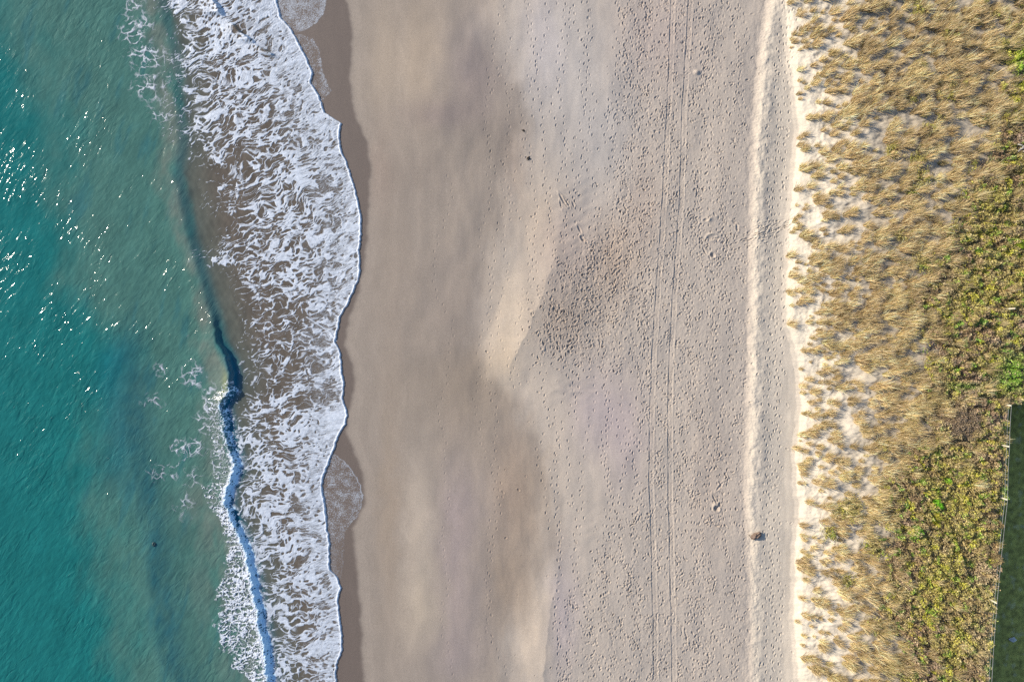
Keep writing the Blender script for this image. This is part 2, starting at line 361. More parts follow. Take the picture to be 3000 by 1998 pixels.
# scarp + shallow trough before the dune
sct = (U-line(SCARP, V)-2*wiggle(V, 15, 62))*PXM
bs = np.interp(V, [-200, 0, 500, 900, 1400, 1530, 1600, 1800, 2000], [.34, .34, .32, .30, .30, .24, .16, .14, .14])
rel += bs*ss(-.48, .42, sct)*(1-.35*ss(.6, 2.0, sct))*(1+.5*fbm(U/40, V/38, 312, 4)*ss(1.8, .5, sct))
rel += (.09*fbm(U/17, V/27, 313, 4)+.03*fbm(U/5, V/5, 317, 2))*np.exp(-(sct/.8)**2)
# dune hummocks
hum = ss(20, 90, T)
Z = Z+rel*ss(1060, 1200, U)*(.5+.5*ss(60, 0, T))+hum*(.38*fbm(U/85, V/60, 320, 4)+.12*fbm(U/20, V/14, 325, 3))+.05*fbm(U/14, V/10, 326, 3)*ss(5, 30, T)*(T < 300)
tr_ = ss(-30, 60, U-line(DB_, V))*ss(2330, 2250, U)*(.45+.55*ss(-.3, .3, fbm(U/60, V/90, 330, 3)))*(T < 5)
tr_ = tr_*(1+1.1*np.exp(-((U-1740)/130)**2-((V-820)/230)**2))
Z = Z+tr_*(.016*fbm(U/3.6, V/6.0, 335, 2)+.024*fbm(U/10, V/15, 336, 3))
# ---- footprints
P = np.zeros_like(Z)
def stamp(x, y, L_, W_, dep, ang, rim=.35):
    fi = (x-xs[ix0])/ST+ix0; fj = (y-ys[iy0])/ST+iy0
    r = int(max(L_, W_)*2.2/ST)+2
    i, j = int(fi), int(fj)
    if i-r < ix0 or j-r < iy0 or j+r >= iy0+1250 or xs[min(i+r, len(xs)-1)] > 27.5: return
    yy, xx = np.mgrid[j-r:j+r+1, i-r:i+r+1]
    dx = (xx-fi)*ST; dy = (yy-fj)*ST
    p = dx*math.cos(ang)+dy*math.sin(ang); q = -dx*math.sin(ang)+dy*math.cos(ang)
    rr = np.sqrt((p/L_)**2+(q/W_)**2)
    P[j-r:j+r+1, i-r:i+r+1] += -dep*np.exp(-rr**3)+rim*dep*np.exp(-((rr-1.45)/.35)**2)
DB = [(1810,-200),(1810,50),(1790,250),(1800,400),(1825,460),(1785,560),(1770,620),(1700,700),(1612,760),(1598,850),(1570,930),(1535,1000),(1560,1040),(1700,1075),(1860,1110),(1880,1200),(1868,1300),(1880,1400),(1835,1500),(1750,1560),(1735,1650),(1660,1740),(1625,1800),(1630,1900),(1600,2000),(1600,2200)]
def pdens(u, v):
    b = line(DB, v)
    d = ss(-25, 40, u-b)*(1.0-.45*ss(2040, 2090, u))*ss(2330, 2290, u)
    d *= .10+1.7*ss(-.25, .45, fbm(u/38, v/60, 330, 4))**1.4
    d += 1.1*np.exp(-((u-1665)/80)**2-((v-960)/105)**2)*(.5+1.2*ss(-.3, .3, fbm(u/22, v/22, 332, 3)))+1.2*np.exp(-((u-1760)/60)**2-((v-800)/120)**2)
    d += .9*np.exp(-((u-1850)/110)**2-((v-700)/250)**2)*ss(-.4, .2, fbm(u/30, v/40, 333, 3))
    d += 1.3*np.exp(-((u-2135)/30)**2-((v-740)/110)**2)+.8*np.exp(-((u-2030)/40)**2-((v-700)/40)**2)
    d *= 1-.80*ss(2175, 2195, u)*(1-.8*np.exp(-((v-690)/60)**2))
    d += .010*ss(1380, 1500, u)
    return d
nS = 34000
su = rng.uniform(1350, 2330, nS*3); sv = rng.uniform(-90, 2090, nS*3)
dd = pdens(su, sv)
sel = rng.rand(nS*3)*3.2 < dd
su, sv, dd = su[sel], sv[sel], dd[sel]
zz = macro(su, sv); wx, wy, _ = world(su, sv, zz)
for i in range(len(su)):
    big = 1.05 if (abs(su[i]-1660) < 120 and abs(sv[i]-960) < 130) else 1.
    s = (.4+.95*rng.rand()**1.4)*big
    stamp(wx[i], wy[i], .115*s*rng.uniform(.7, 1.25), .06*s, .054*s*rng.uniform(.5, 1.25), math.pi/2+rng.normal(0, .8), .45)
# trails
trails = []
for u0 in [1305, 1420, 1462, 1480, 1530, 1545, 1590, 1640, 1648, 1690, 1702, 1745, 1790, 1795, 1840, 1885, 1812, 1860, 1872, 1905, 1930, 1945, 1968, 1990, 2005, 2035, 2047, 2060, 2072, 2085, 2098, 2110, 2125, 2140, 2155, 2248, 2262, 2272, 2290]:
    w = 14 if u0 > 2200 else 45
    trails.append((u0, rng.uniform(-150, 500) if u0 < 1500 else -100, 2100 if u0 > 1600 else rng.uniform(900, 2100), w, rng.randint(1000)))
for (u0, va, vb, w, sd) in trails:
    v = va
    side = 1
    while v < vb:
        v += rng.uniform(19, 26); side = -side
        uu = u0+w*float(fbm(np.array(v/260.), np.array(sd*1.3), 340, 2))*1.6+side*3.2+rng.normal(0, 1)
        if u0 > 2200: uu += float(line(SCARP, v))-2207
        z = float(macro(np.array(uu), np.array(v))); x_, y_, _ = world(uu, v, z)
        wetf = .40 if uu < 1430 else (.65 if uu < 1560 else 1)
        stamp(x_, y_, .145, .062, (.075 if u0 > 2200 else .060)*wetf*rng.uniform(.6, 1.2), math.pi/2+rng.normal(0, .18), .35)
        if rng.rand() < .25: stamp(x_+rng.normal(0, .25), y_+rng.normal(0, .25), .06, .05, .025*wetf, 0, .3)
# prints crossing to the gap in the dune, about v = 640 .. 700
for k in range(150):
    t = rng.rand(); uu = 2190+t*150; v = 700-t*55+rng.normal(0, 11)
    z = float(macro(np.array(uu), np.array(v))); x_, y_, _ = world(uu, v, z)
    stamp(x_, y_, .22, .05, .055*rng.uniform(.5, 1), .35+rng.normal(0, .2), .4)
# disturbed gouges
for (uu, v, L_, W_, dp, an) in [(1648,585,.75,.10,.10,-1.05),(1660,592,.6,.08,.10,-.95),(1643,600,.5,.07,.09,-1.35),(1680,600,.35,.10,.10,-1.2),(1698,672,.5,.1,.09,-1.1),(1706,700,.4,.13,.12,-1),(1712,705,.35,.1,.08,-.4),(2068,645,.3,.12,.09,.15),(2085,695,.5,.22,.13,.1),(2100,700,.35,.13,.12,.2),(2088,748,.25,.22,.16,.8),(2064,735,.5,.09,.09,-1.1),(2155,655,.5,.08,.09,-.6),(2160,668,.4,.12,.10,-1.4),(2186,700,.55,.07,.09,.2),(2187,706,.5,.07,.09,.1),(2094,1462,.55,.08,.11,-1.1),(2100,1490,.28,.24,.17,.9),(2108,1480,.35,.13,.11,1.2),(2110,1425,.6,.1,.10,.9),(1745,1875,.5,.06,.05,1.2),(2010,1860,.7,.08,.07,-1.3),(1998,1850,.6,.07,.06,-1.4)]:
    z = float(macro(np.array(float(uu)), np.array(float(v)))); x_, y_, _ = world(uu, v, z)
    stamp(x_, y_, L_*.7, W_, dp*.8, an, .55)
for pts in (T1, T2): P *= 1-.35*ss(12, 7, np.abs(U-line(pts, V)))
Z += np.clip(P, -.15, .10)
# small heaps of sand
for (uu, v, r, h) in [(2041, 213, 8, .17), (2094, 1478, 8, .10), (2080, 642, 9, .08), (2084, 690, 10, .09)]:
    Z += h*np.exp(-(((U-uu)/r)**2+((V-v)/(r*.8))**2)**1.3)
# tyre tracks
for pts, seed in ((T1, 1), (T2, 2)):
    kt = (U-line(pts, V)-1.5*wiggle(V, 90, 90+seed))
    band = ss(7.5, 5.5, np.abs(kt))
    tv = .55+.9*ss(-.35, .3, fbm(V/60, V*0, 91+seed, 3)); band = band*tv
    Z += -.014*band+tv*(.018*np.exp(-((np.abs(kt)-8.4)/1.7)**2)-.036*np.exp(-((kt+6)/1.5)**2))
    Z += .010*band*np.sign(np.sin((V+np.abs(kt)*1.2)*2*np.pi/5.2))*ss(-.4, .3, fbm(U/50, V/120, 350+seed, 2)+.1)
# the lawn lies lower
LM = lawn_mask(X, Y)
Z = Z*(1-LM)+LM*(LAWNZ+.03*fbm(U/20, V/20, 360, 3))
# ---- colours
dry = np.array([.420, .354, .288]); damp = np.array([.285, .232, .184]); wetc = np.array([.150, .115, .090]); dunec = np.array([.60, .525, .41])
WETRs = line(WETR, V)
w_ = line(WETR, V)+5*wiggle(V, 40, 63)
t_wet = ss(8, -10, U-w_)
DRY = [(1470,-200),(1450,0),(1440,100),(1500,200),(1535,330),(1525,420),(1490,520),(1470,620),(1445,720),(1425,850),(1395,1000),(1430,1100),(1510,1180),(1565,1270),(1595,1370),(1612,1480),(1605,1600),(1570,1700),(1520,1800),(1490,1900),(1480,2200)]
dw = np.interp(V, [0, 300, 500, 900, 1150, 1700, 2000], [110, 40, 55, 70, 45, 50, 70])
drying = ss(-dw, dw*1.2, U-line(DRY, V)+60*fbm(U/70, V/140, 370, 4)+9*fbm(U/14, V/30, 371, 3))
C = damp[None, None]*(1-drying[..., None])+dry*drying[..., None]
C = C*(1-.0*t_wet[..., None])
C = C*(1-t_wet[..., None])+wetc*t_wet[..., None]
dn = ss(-12, 10, U-line(SCARP, V))*ss(50, 25, U-line(SCARP, V))*.5; dn = np.maximum(dn, .45*ss(20, 40, U-line(SCARP, V))); dn = np.maximum(dn, ss(-5, 10, T))
C = C*(1-dn[..., None])+dunec*dn[..., None]
blobs = [(1640,160,150,230,(1.0,1.05,1.13)),(1760,420,110,190,(1.0,1.04,1.10)),(1590,110,60,160,(1.08,1.08,1.13)),(1375,160,70,130,(.86,.86,.93)),(1290,335,110,45,(.84,.82,.88)),(1430,400,110,75,(.84,.84,.85)),(1400,250,80,90,(.94,.92,.95)),
 (1510,480,40,120,(.93,.89,.87)),(1230,120,60,250,(1.08,1.05,1.0)),(1200,500,200,90,(.94,.93,.93)),(1570,640,70,140,(1.08,1.04,.98)),(1500,930,70,160,(1.16,1.12,1.04)),(1470,1050,50,70,(1.15,1.11,1.03)),(1660,720,90,130,(.94,.91,.93)),
 (1640,940,80,90,(.87,.84,.82)),(1800,760,60,120,(.95,.89,.84)),(1740,1200,70,120,(.98,.96,1.06)),(1830,1270,60,150,(1.0,.97,1.06)),(1380,1180,120,160,(.94,.92,.89)),(1490,1430,50,170,(1.0,.94,.89)),(1480,1700,60,120,(.97,.92,.86)),
 (1360,1500,70,140,(.96,.95,1.03)),(1370,1780,60,130,(.92,.92,.99)),(1232,1540,46,190,(1.42,1.42,1.38)),(1235,1790,60,110,(1.22,1.22,1.2)),(1200,200,130,150,(1.22,1.20,1.15)),(1420,30,50,60,(1.25,1.22,1.18)),(1330,1640,40,260,(1.12,1.10,1.16)),(1540,1470,40,150,(.96,.93,.90)),(1440,1420,120,260,(1.08,1.07,1.06)),(1700,860,130,170,(.93,.91,.89)),(1250,1130,130,120,(.95,.94,.92)),(1390,1090,90,90,(.93,.92,.90)),(1230,1800,50,120,(1.12,1.11,1.06)),(1140,1500,35,330,(1.05,1.0,.93)),(1600,1400,70,260,(1.10,1.08,1.05)),(1560,1860,50,160,(1.12,1.08,1.02)),(1650,1800,40,160,(.96,.95,1.06)),
 (1330,1930,90,80,(.95,.95,1.03)),(1930,100,120,160,(.96,.93,.96)),(1880,600,60,160,(.96,.92,.90)),(1160,800,70,300,(.99,.97,.95)),(1330,900,110,200,(.93,.92,.93)),(2080,1400,60,200,(1.02,.99,.97)),(1120,150,40,250,(1.06,1.04,1.0)),(1110,500,40,120,(1.04,1.0,.99))]
for (cu, cv, ru, rv, m_) in blobs:
    g = np.exp(-((U+22*fbm(U/60, V/80, 381, 2)-cu)/ru)**2-((V-cv)/rv)**2)*(1-t_wet)
    C *= 1+g[..., None]*(np.array(m_)-1)
C *= (1+.07*fbm(U/30, V/80, 372, 4)+.05*fbm(U/5, V/60, 374, 3)*ss(1650, 1450, U))[..., None]
# faint dribbling foam lines left on the damp sand
fl = np.zeros_like(U)
for (uo, va, vb) in [(1165, 1350, 1850), (1310, 500, 830), (1275, 540, 780), (1170, 250, 350), (1290, 1100, 1300)]:
    fl += np.exp(-((U-uo-3*wiggle(V, 30, uo % 50))/2.2)**2)*ss(va-20, va+20, V)*ss(vb+20, vb-20, V)*ss(.1, .5, perlin(V/5, U/40, uo % 40))
C *= (1+.14*np.clip(fl, 0, 1))[..., None]
for (of, am, w2) in [(26, .07, 5), (58, -.06, 9), (92, .05, 4), (150, .06, 5), (205, -.05, 12), (262, .05, 4)]:
    lu_ = U-WETRs-of-22*fbm(V/110, V*0+of, 376, 4)*np.clip(of/60, .4, 1.6)
    C *= (1+am*ss(w2*2.5, 0, np.where(lu_ < 0, -lu_*.5, lu_*2.2))*ss(-.4, .2, fbm(V/70, V*0+of, 377, 2)))[..., None]
# soil under scrub, litter under grass
def scrubline(v): return line([(3030,-200),(3020,0),(3000,80),(2975,170),(2985,300),(2920,430),(2850,540),(2830,640),(2800,740),(2730,800),(2700,880),(2740,960),(2725,1040),(2728,1150),(2735,1200),(2720,1290),(2650,1340),(2620,1430),(2600,1520),(2610,1650),(2600,1800),(2650,1900),(2640,2000),(2640,2200)], v)
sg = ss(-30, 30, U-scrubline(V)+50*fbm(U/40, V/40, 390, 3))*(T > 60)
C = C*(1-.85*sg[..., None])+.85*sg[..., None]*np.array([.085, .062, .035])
gs = ss(80, 300, T)*(1-sg)*.48  # brown litter, darkened to paint in shade between the grass clumps
C = C*(1-gs[..., None])+gs[..., None]*np.array([.19, .145, .09])
lawn_c = np.array([.31, .29, .06])[None, None]*(1+.9*fbm(U/18, V/18, 395, 4))[..., None]
lb = ss(.15, .5, fbm(U/22, V/30, 396, 3))
lawn_c = lawn_c*(1-.5*lb[..., None])+.5*lb[..., None]*np.array([.42, .40, .22])
C = C*(1-LM[..., None])+lawn_c*LM[..., None]
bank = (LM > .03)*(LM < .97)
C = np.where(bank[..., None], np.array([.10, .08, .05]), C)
wetA = np.clip(t_wet*.9+.22*(1-drying), 0, 1)*(LM < .5)*(dn < .5)
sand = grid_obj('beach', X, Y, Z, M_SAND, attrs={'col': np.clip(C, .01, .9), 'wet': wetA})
# height look-up
def ground(x, y):
    i = np.clip(np.searchsorted(xs, x)-1, 0, len(xs)-2); j = np.clip(np.searchsorted(ys, y)-1, 0, len(ys)-2)
    tx = (x-xs[i])/(xs[i+1]-xs[i]); ty = (y-ys[j])/(ys[j+1]-ys[j])
    return (Z[j, i]*(1-tx)+Z[j, i+1]*tx)*(1-ty)+(Z[j+1, i]*(1-tx)+Z[j+1, i+1]*tx)*ty
# ------------------------------------------------------------------ sea
def sea_z(u, v, fine=True):
    F = front(v); d = F-u
    zb = beachz(u, v)
    k = (u-crest(v))*PXM
    hc = np.interp(v, [p[1] for p in CRH], [p[0] for p in CRH])
    w = hc*np.where(k < 0, np.exp(np.minimum(k, 0)/1.5), np.exp(-(np.maximum(k, 0)/(.16+.30*hc+.60*ss(1000, 850, v)))**mix(2.4, 1.8, ss(1000, 850, v))))
    # choppy top of the breaker
    brk = ss(1240, 1560, v)
    w = w*(1+brk*.22*fbm(u/9, v/9, 401, 3)*np.exp(-np.abs(k)/1.2))
    k2 = (u-line(CREST2, v)-8*wiggle(v, 60, 64))*PXM
    h2 = np.interp(v, [700, 1000, 1500, 2000], [0, .16, .26, .26])
    w = w+h2*np.where(k2 < 0, np.exp(np.minimum(k2, 0)/3.2), np.exp(-(np.maximum(k2, 0)/2.3)**2))
    # little bore inside the foam near the top
    uL = np.interp(v, [-200, -20, 40, 90, 125, 165, 175], [560, 608, 646, 695, 735, 800, 815])
    k3 = (u-uL-5*wiggle(v, 13, 68)-4*wiggle(v, 5, 69))*PXM
    h3 = .36*np.interp(v, [-200, 0, 38, 48, 66, 90, 118, 130, 148, 158, 172], [.9, .9, .9, .1, .15, .9, .8, .12, .6, .7, 0])
    w = w+h3*np.where(k3 < 0, np.exp(np.minimum(k3, 0)/.9), np.exp(-(np.maximum(k3, 0)/.24)**2.2))
    w = w+.05*fbm((u+v*.35)/55, v/110, 403, 3)*ss(1000, 600, u)+.014*fbm((u*.8+v*.6)/14, (v*.8-u*.6)/7, 404, 3)*ss(-.3, .5, k*-1)
    base = np.maximum(w, w*.4)
    thick = .015+.0016*np.maximum(d, 0)+.04*ss(0, 5, d)
    film = zb+thick
    deep = np.maximum(zb+.03, 0)+base
    return np.where(d > 0, np.minimum(np.maximum(deep, zb+.03), film+base*ss(0, 60, d)), zb-.05), d, k
sxs = axis(-50, -12.2, .10, -400, -12.3); sxs = sxs[sxs < -12.15]
sys_ = axis(-34.5, 34.5, .10, -260, 260)
SX, SY = np.meshgrid(sxs, sys_)
SU = 1500+SX/PXM; SV = 999-SY/PXM
SZ, SD, SK = sea_z(SU, SV)
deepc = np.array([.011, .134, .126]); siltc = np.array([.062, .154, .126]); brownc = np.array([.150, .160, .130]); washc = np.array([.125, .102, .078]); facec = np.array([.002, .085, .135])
dC = line(CREST, SV)-SU
wn = 150*fbm(SU/190, SV/230, 411, 4)+50*fbm((SU+SV*.3)/38, (SV-SU*.5)/110, 415, 4)
reach = np.interp(SV, [0, 250, 500, 900, 1000, 1250, 1500, 1750, 2000], [460, 390, 350, 360, 320, 360, 410, 430, 410])
silt = ss(reach+120, reach-130, dC+wn)
c = deepc*(1-silt[..., None])+siltc*silt[..., None]
brn = ss(np.interp(SV, [0, 250, 450, 1000, 1150, 1300, 1500, 1800, 2000], [110, 100, 70, 80, 100, 150, 210, 230, 230]), 0, dC+.45*wn)*ss(-.5, .3, fbm(SU/60, SV/120, 418, 3)+.12)
c = c*(1-.75*brn[..., None])+.75*brn[..., None]*brownc
# darker clear streaks between the cloudy water
cl = ss(.12, .5, fbm((SU+SV*.25)/45, (SV)/170, 421, 4))*silt*(1-brn)
c = c*(1-.45*cl[..., None])+.45*cl[..., None]*np.array([.02, .115, .135])
k2 = (SU-line(CREST2, SV)-8*wiggle(SV, 60, 64))
f2 = np.exp(-((k2-32)/44)**2)*ss(850, 1150, SV)*(.7+.6*fbm(SU/20, SV/40, 422, 3))  # shaded lee side of the second swell, painted as a dark band
c = c*(1-.45*f2[..., None])+.45*f2[..., None]*np.array([.006, .085, .125])
f3 = np.exp(-((SU-345-15*wiggle(SV, 50, 65))/55)**2)*ss(950, 1050, SV)*ss(1500, 1350, SV)  # upper part of the swell's shade, also painted into the water colour
c = c*(1-.5*f3[..., None])+.5*f3[..., None]*np.array([.008, .10, .125])
wsh = ss(16, 42, -dC+14*fbm(SU/25, SV/25, 425, 3))
nearc = ss(150, 30, -dC)[..., None]*.75; wsc = (washc*(1-nearc)+np.array([.095, .112, .090])*nearc)*(1+.30*fbm((SU-SV*.5)/14, (SV+SU*.4)/40, 426, 4))[..., None]
c = c*(1-wsh[..., None])+wsc*wsh[..., None]
fcm = np.exp(-((-dC-14)/20)**2)*np.interp(SV, [0, 300, 600, 900, 1100], [.45, .40, .62, .7, 1])  # shade of the wave face painted in, over the water's own deeper blue
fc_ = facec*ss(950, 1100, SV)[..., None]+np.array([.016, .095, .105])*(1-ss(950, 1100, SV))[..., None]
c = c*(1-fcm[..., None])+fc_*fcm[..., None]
# olive tint painted right at the crest for sun coming through thin water
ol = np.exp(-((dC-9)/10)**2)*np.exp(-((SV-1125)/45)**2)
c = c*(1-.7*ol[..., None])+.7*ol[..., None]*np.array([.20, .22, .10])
c = c*(1+.20*fbm(SU/70, SV/90, 429, 4))[..., None]
c = c*(1+.16*fbm((SU+SV*.5)/12, (SV-SU*.5)/26, 428, 4)*(1-.5*wsh))[..., None]
rp = mix(1., .25, wsh)*(1-.14*silt)*(1-.17*ss(1100, 700, SV))
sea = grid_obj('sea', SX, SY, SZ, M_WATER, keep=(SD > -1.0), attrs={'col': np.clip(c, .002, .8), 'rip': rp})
# ------------------------------------------------------------------ foam
fx = np.arange((290-1500)*PXM, (1085-1500)*PXM, .044); fy = np.arange(-34.2, 34.2, .044)
FX, FY = np.meshgrid(fx, fy); FU = 1500+FX/PXM; FV = 999-FY/PXM
D, lip, K, dF = foam(FU, FV)
wz_, _, kk_ = sea_z(FU, FV)
zbF = np.maximum(beachz(FU, FV), 0*FU-9)
# fans lie on the sand
onfan = dF < 0
ii = np.searchsorted(xs, fx)-1
FZ = np.where(onfan, ground(FX, FY)+.012, wz_)
rough = ss(1150, 1450, FV)*ss(40, 0, K)
top = ss(320, 60, FV)
FZ = FZ+np.where(onfan, 0, .010+D*(.028+.03*rough)+.05*lip*ss(0, 3, dF)+(.045*rough+.022*top)*D*fbm(FU/4.5, FV/5.5, 431, 3)+.012*D*fbm(FU/9, FV/6, 432, 2))
FC = np.array([.57, .61, .665])*(1+.22*fbm(FU/12, FV/8, 440, 4)+.14*lip+.10*fbm(FU/60, FV/60, 442, 2))[..., None]
fb = (ss(-6, 4, K)*ss(26, 16, K)*(FV > 1130))[..., None]; FC = FC*(1-fb)+np.array([.52, .74, .90])*fb  # foam on the face tinted blue to paint in its skylit shade
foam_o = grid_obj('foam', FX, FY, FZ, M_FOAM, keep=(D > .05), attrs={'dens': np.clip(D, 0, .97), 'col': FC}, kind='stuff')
foam_o['label'] = 'white sea foam lacing over the swash beside the sand'
# ------------------------------------------------------------------ plants
def blades(name, x, y, z, L_, W_, az, lean, col, mat, **kw):
    """one curved, tapering ribbon per root"""
    n = len(x); root = np.stack([x, y, z], -1)
    dirh = np.stack([np.cos(az), np.sin(az), np.zeros(n)], -1)
    sa = az+np.pi/2+rng.uniform(-.9, .9, n)
    side = np.stack([np.cos(sa), np.sin(sa), np.zeros(n)], -1)*(W_/2)[:, None]
    up = np.array([0, 0, 1.])
    mid = root+dirh*(L_*np.sin(lean)*.42)[:, None]+up*(L_*np.cos(lean)*.62)[:, None]
    tip = root+dirh*(L_*np.sin(lean))[:, None]+up*(L_*np.cos(lean)*.95)[:, None]
    co = np.stack([root-side, root+side, mid+side*.8, mid-side*.8, tip], 1).reshape(-1, 3)
    b = np.arange(n)*5
    q = np.stack([b, b+1, b+2, b+3], -1); t = np.stack([b+3, b+2, b+4], -1)
    return raw_obj(name, co, q, t, mat, {'col': np.repeat(col, 5, 0)}, **kw)
def leaves(name, p, size, col, mat, flat=.6, **kw):
    n = len(p)
    nrm = rng.normal(0, 1, (n, 3)); nrm[:, 2] = np.abs(nrm[:, 2])+flat; nrm /= np.linalg.norm(nrm, axis=1)[:, None]
    a = rng.normal(0, 1, (n, 3)); a -= nrm*(a*nrm).sum(1)[:, None]; a /= np.linalg.norm(a, axis=1)[:, None]
    b = np.cross(nrm, a)
    s = size[:, None]
    co = np.stack([p-a*s, p-b*s*.5+a*s*.1, p+a*s, p+b*s*.5+a*s*.1], 1).reshape(-1, 3)
    i = np.arange(n)*4
    return raw_obj(name, co, np.stack([i, i+1, i+2, i+3], -1), None, mat, {'col': np.repeat(col, 4, 0)}, smooth=False, **kw)
# --- marram
cu = rng.uniform(2290, 3080, 22000); cv = rng.uniform(-110, 2110, 22000)
ft = cu-line(FOOT, cv)-5*wiggle(cv, 20, 501)
sl = cu-scrubline(cv)
den = ss(-4, 14, ft)*(.85+.15*ss(60, 320, ft+60*fbm(cu/70, cv/60, 510, 3)))
wq = (cu-2300)*.94-(cv)*.34; wr = (cu-2300)*.34+cv*.94
gap = .6*fbm(wq/30, wr/15, 512, 3)+.7*fbm(wq/13, wr/8, 518, 2)
den *= ss(-.20, .12, gap+.10*ss(60, 350, ft))
den *= mix(1, .10, ss(-40, 60, sl-15+90*fbm(cu/55, cv/55, 514, 4)))
den = np.maximum(den, .55*ss(-4, 16, ft)*mix(1, .2, ss(-40, 60, sl)))
# sandy gaps
for (a_, b_, ra_, rb_) in [(2490,655,70,16),(2400,665,80,12),(2520,610,40,18),(2545,700,40,40),(2410,540,25,40),(2480,1320,60,22),(2460,1200,30,60),(2560,1100,30,30),(2370,430,20,40),(2440,140,40,14),(2370,1500,30,40),(2390,1560,40,30),(2560,420,25,30)]:
    den *= 1-.92*np.exp(-((cu-a_)/ra_)**2-((cv-b_)/rb_)**2)
sel = rng.rand(len(cu)) < den*.205
cu, cv = cu[sel], cv[sel]
cz = macro(cu, cv); cx, cy, _ = world(cu, cv, cz)
ok = lawn_mask(cx, cy) < .02; cu, cv, cx, cy = cu[ok], cv[ok], cx[ok], cy[ok]
nc = len(cu); cs_ = rng.uniform(.65, 1.2, nc)*mix(.8, 1.02, ss(0, 250, cu-line(FOOT, cv)))*np.clip(1+1.1*gap[sel][ok], .55, 1.4)
nb = (68*cs_).astype(int)+12
ci = np.repeat(np.arange(nc), nb); n = len(ci)
rr = np.sqrt(rng.rand(n))*.20*cs_[ci]; ra = rng.uniform(0, 2*np.pi, n)
bx_ = cx[ci]+rr*np.cos(ra)*1.2; by_ = cy[ci]+rr*np.sin(ra)*.8
wind = .42+.5*fbm(cu/140, cv/140, 520, 2)
az = wind[ci]+rng.normal(0, .55, n)
fanx = np.cos(az)*1.0+np.cos(ra)*.45; fany = np.sin(az)*1.0+np.sin(ra)*.45
az = np.arctan2(fany, fanx)
bl = rng.uniform(.5, 1.12, n)*cs_[ci]
lean = np.clip(rng.normal(.58, .28, n), .05, 1.35)
gn = fbm(cu/80, cv/80, 530, 3)
pal = np.array([[.68, .49, .24], [.84, .66, .385], [.40, .265, .125], [.54, .395, .17], [.35, .30, .09]])
wgt = rng.rand(n)
pi_ = np.digitize(wgt, [.30, .58, .78, .92])
col = pal[pi_]*rng.uniform(.70, 1.28, nc)[ci][:, None]*(rng.uniform(.8, 1.2, n)*(1+.25*gn[ci]))[:, None]
greenish = ss(0, .5, gn+.35*ss(-160, 0, cu-scrubline(cv))-.1)[ci]
col = col*(1-.22*greenish[:, None])+.22*greenish[:, None]*np.array([.27, .29, .08])
dg = blades('dune_grass', bx_, by_, ground(bx_, by_)-.03, bl, rng.uniform(.016, .036, n), az, lean, np.clip(col, .02, .8), M_GRASS, kind='stuff')
dg['label'] = 'dry tan marram grass bending over the white dune sand'
print('grass clumps', nc, 'blades', n)
# --- scrub
def scrub_h(u, v):
    wu = u+10*fbm(u/30, v/30, 540, 2); wv = v+10*fbm(u/30, v/30, 542, 2)
    f1, f2 = vor(wu/34, wv/30, 545); g1, g2 = vor(wu/13, wv/12, 546)
    h = .12+.68*ss(.02, .55, f2-f1)*(.75+.5*fbm(u/60, v/60, 547, 2))+.20*ss(0, .5, g2-g1)
    g = np.ones_like(u)
    for pl, wd in GAPS:
        dm = np.full(np.shape(u), 1e9)
        for (a0, b0), (a1, b1) in zip(pl[:-1], pl[1:]):
            ll = (a1-a0)**2+(b1-b0)**2; t = np.clip(((u-a0)*(a1-a0)+(v-b0)*(b1-b0))/ll, 0, 1)
            dm = np.minimum(dm, np.hypot(u-a0-t*(a1-a0), v-b0-t*(b1-b0)))
        g = np.minimum(g, ss(wd*.35, wd*1.3, dm+3*fbm(u/9, v/9, 548, 2)))
    return h*(.15+.85*g)
GAPS = [([(2738,990),(2734,1080),(2739,1210)],8),([(2735,1292),(2800,1290),(2880,1294)],5),([(2590,1470),(2640,1535),(2665,1610),(2690,1680)],8),([(2718,1450),(2740,1468),(2770,1490)],7),
 ([(2886,1040),(2902,1100),(2925,1160),(2936,1230),(2934,1330),(2930,1420),(2925,1520),(2905,1600)],9),([(2712,1830),(2722,1900),(2715,2010)],7),([(2800,1110),(2860,1112),(2900,1150)],5),([(2960,905),(3000,925)],5),([(2960,240),(3010,246)],12),([(2600,1700),(2640,1740),(2650,1800)],6),([(2820,650),(2790,720),(2770,790)],6),([(2890,430),(2860,520),(2880,600)],6)]
su = rng.uniform(2560, 3090, 560000); sv = rng.uniform(-110, 2110, 560000)
w = ss(-35, 25, su-scrubline(sv)+100*fbm(su/55, sv/50, 390, 4))
pt = np.zeros_like(w)
for (a_, b_, ra_) in [(2470,1500,22),(2430,1560,18),(2500,1480,18),(2480,1300,10),(2580,1315,10),(2610,440,14),(2790,300,22),(2700,520,20),(2640,690,18),(2790,100,14),(2560,1600,22),(2470,1700,16),(2590,1420,14),(2510,900,8)]:
    pt += np.exp(-((su-a_)/ra_)**2-((sv-b_)/ra_)**2)
w = np.maximum(w*.9, 0)
ok = rng.rand(len(su)) < w
su, sv = su[ok], sv[ok]
